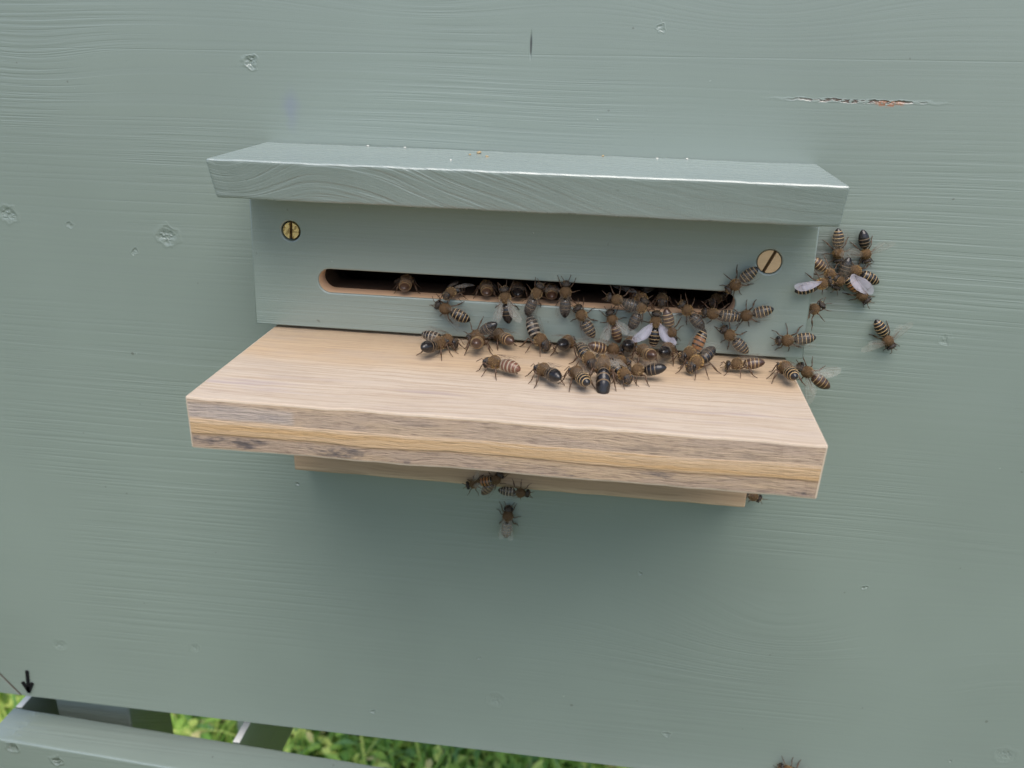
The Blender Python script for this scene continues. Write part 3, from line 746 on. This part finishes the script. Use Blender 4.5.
# --- on the landing board
B(457, 345, 421, 337, 'land', 'white', 'leftmost striped bee at the back of the landing board, head to the right', reach=1.1, lift=.8)
B(446, 344, 421, 353, 'land', 'black', 'leftmost bee on the landing board, shiny black tail towards the viewer', lift=1.0, reach=1.1)
B(480, 337, 475, 353, 'land', 'brown', 'bee seen from behind as a brown disc, right of the leftmost pair', lift=1.5)
B(490, 333, 517, 348, 'land', 'brown', 'brown banded bee at the back of the board above the reddish striped bee', lift=.5)
B(483, 363, 523, 371, 'land', 'red', 'reddish white-striped bee lying level near the left front of the cluster', lift=.8, reach=1.15, curve=-.3)
B(551, 350, 525, 323, 'land', 'white', 'bee standing on its head with white-striped tail pointing up left', lift=4.9, reach=1.2, curve=.1)
B(572, 340, 558, 354, 'land', 'black', 'bee with a round black tail end, just right of the bee tilted head down', lift=1.5)
B(594, 368, 577, 347, 'land', 'banded', 'bee heading down right in the middle of the cluster, tail tip up', lift=1.4)
B(536, 369, 562, 384, 'land', 'black', 'dark-tailed bee at the front left of the cluster, head to the left', reach=1.15, lift=.6)
B(569, 369, 592, 392, 'land', 'banded', 'banded bee at the cluster front beside the lone blue-black tail, tail down right', reach=1.15, lift=.4)
B(601, 368, 604, 398, 'land', 'black', 'frontmost bee of the cluster, long blue-black tail pointing straight at the viewer', reach=1.1, curve=-.5, lift=-2.6, hz=1.75)
B(618, 352, 592, 348, 'land', 'brown', 'dark bee lying level at the back of the cluster with its tail to the left', lift=1.5)
B(622, 364, 604, 362, 'land', 'black', 'bee with a small blue-black round tail end in the heart of the cluster', lift=1.2)
B(634, 340, 624, 355, 'land', 'black', 'bee seen from behind at the back of the cluster, right of the level dark one', lift=1.8)
B(628, 380, 610, 366, 'land', 'banded', 'pale hairy bee at the right front of the cluster, head towards the viewer', lift=.5, wm='hazy')
B(636, 373, 657, 370, 'land', 'black', 'bee with golden thorax and black tail standing high at the right of the cluster front', lift=1.6, reach=1.2)
B(638, 350, 655, 362, 'land', 'brown', 'brown bee in the right half of the cluster below the white winged bee', lift=1.5, off=.001)
B(672, 347, 660, 361, 'land', 'black', 'bee seen end-on with a pale rimmed black tail right of the cluster', lift=1.6)
B(677, 360, 708, 337, 'land', 'amber', 'amber orange bee with its black-tipped tail raised up to the right', lift=5.6, reach=1.1)
B(686, 371, 717, 352, 'land', 'black', 'black bee with long hind legs just in front of the amber orange bee', lift=2.2, reach=1.35)
B(726, 366, 765, 365, 'land', 'brown', 'bee in side view level on the board, between amber bee and right edge', lift=1.0, reach=1.25)
B(778, 364, 799, 386, 'land', 'banded', 'banded bee at the right end of the board walking towards the back left', lift=.6, reach=1.2)
B(798, 365, 830, 388, 'wall', 'brown', 'brown bee with a pale raised wing overhanging the right edge of the landing board', off=.012, wing='open', wm='hazy', grp='honey bees on the landing board')
# --- cluster on the wall beside the hood
B(838, 262, 838, 228, 'wall', 'banded', 'banded bee of the wall cluster right below the hood corner, tail up', off=0, reach=1.1)
B(866, 258, 863, 234, 'wall', 'black', 'black-tailed bee at the top right of the wall cluster with one wing stretched right', wing='spread', wm='hazy')
B(831, 275, 815, 262, 'wall', 'brown', 'dark bee at the left of the wall cluster against the block edge', wing='half', off=.006)
B(830, 281, 796, 291, 'wall', 'banded', 'bee with a bright lilac-white wing at the left bottom of the wall cluster', wing='folded', wm='pale', off=.0222, one=1)
B(846, 266, 879, 283, 'wall', 'banded', 'bee with a pale wing pointing right at the right side of the wall cluster', wing='half', wm='pale', one=1)
B(868, 302, 845, 276, 'wall', 'amber', 'golden bee at the bottom of the wall cluster, head down right under a white wing', wing='folded', wm='pale', one=1)
B(839, 281, 846, 265, 'wall', 'black', 'black bee hidden in the centre of the wall cluster')
B(824, 310, 799, 326, 'wall', 'brown', 'curled bee on the block right edge below the wall cluster, legs waving up left', off=.017, roll=-.8, curve=-.9, reach=1.1)
B(892, 348, 875, 319, 'wall', 'banded', 'lone banded bee at the far right of the wall, head down with wings spread', wing='spread', wm='hazy', reach=1.0)
# --- below the board
B(509, 505, 506, 539, 'wall', 'banded', 'lone bee on the wall below the landing board, head up', reach=.95, wm='hazy')
B(472, 488, 492, 484, 'batten', 'amber', 'reddish blurred bee hanging at the batten edge, leftmost under the landing board', wing='up', wm='hazy', off=.001, roll=.6)
B(497, 478, 486, 490, 'batten', 'brown', 'dark brown bee on the batten between the reddish one and the white-striped one', off=.0005)
B(527, 493, 500, 490, 'batten', 'white', 'white-striped bee with a dark head at right along the batten lower edge', off=.001)
B(758, 498, 735, 488, 'wall', 'black', 'dark bee peeking out from behind the right end of the batten', off=.003)
B(777, 765, 812, 778, 'wall', 'brown', 'brown bee half cut off by the bottom edge of the photo', wing='open', wm='hazy')
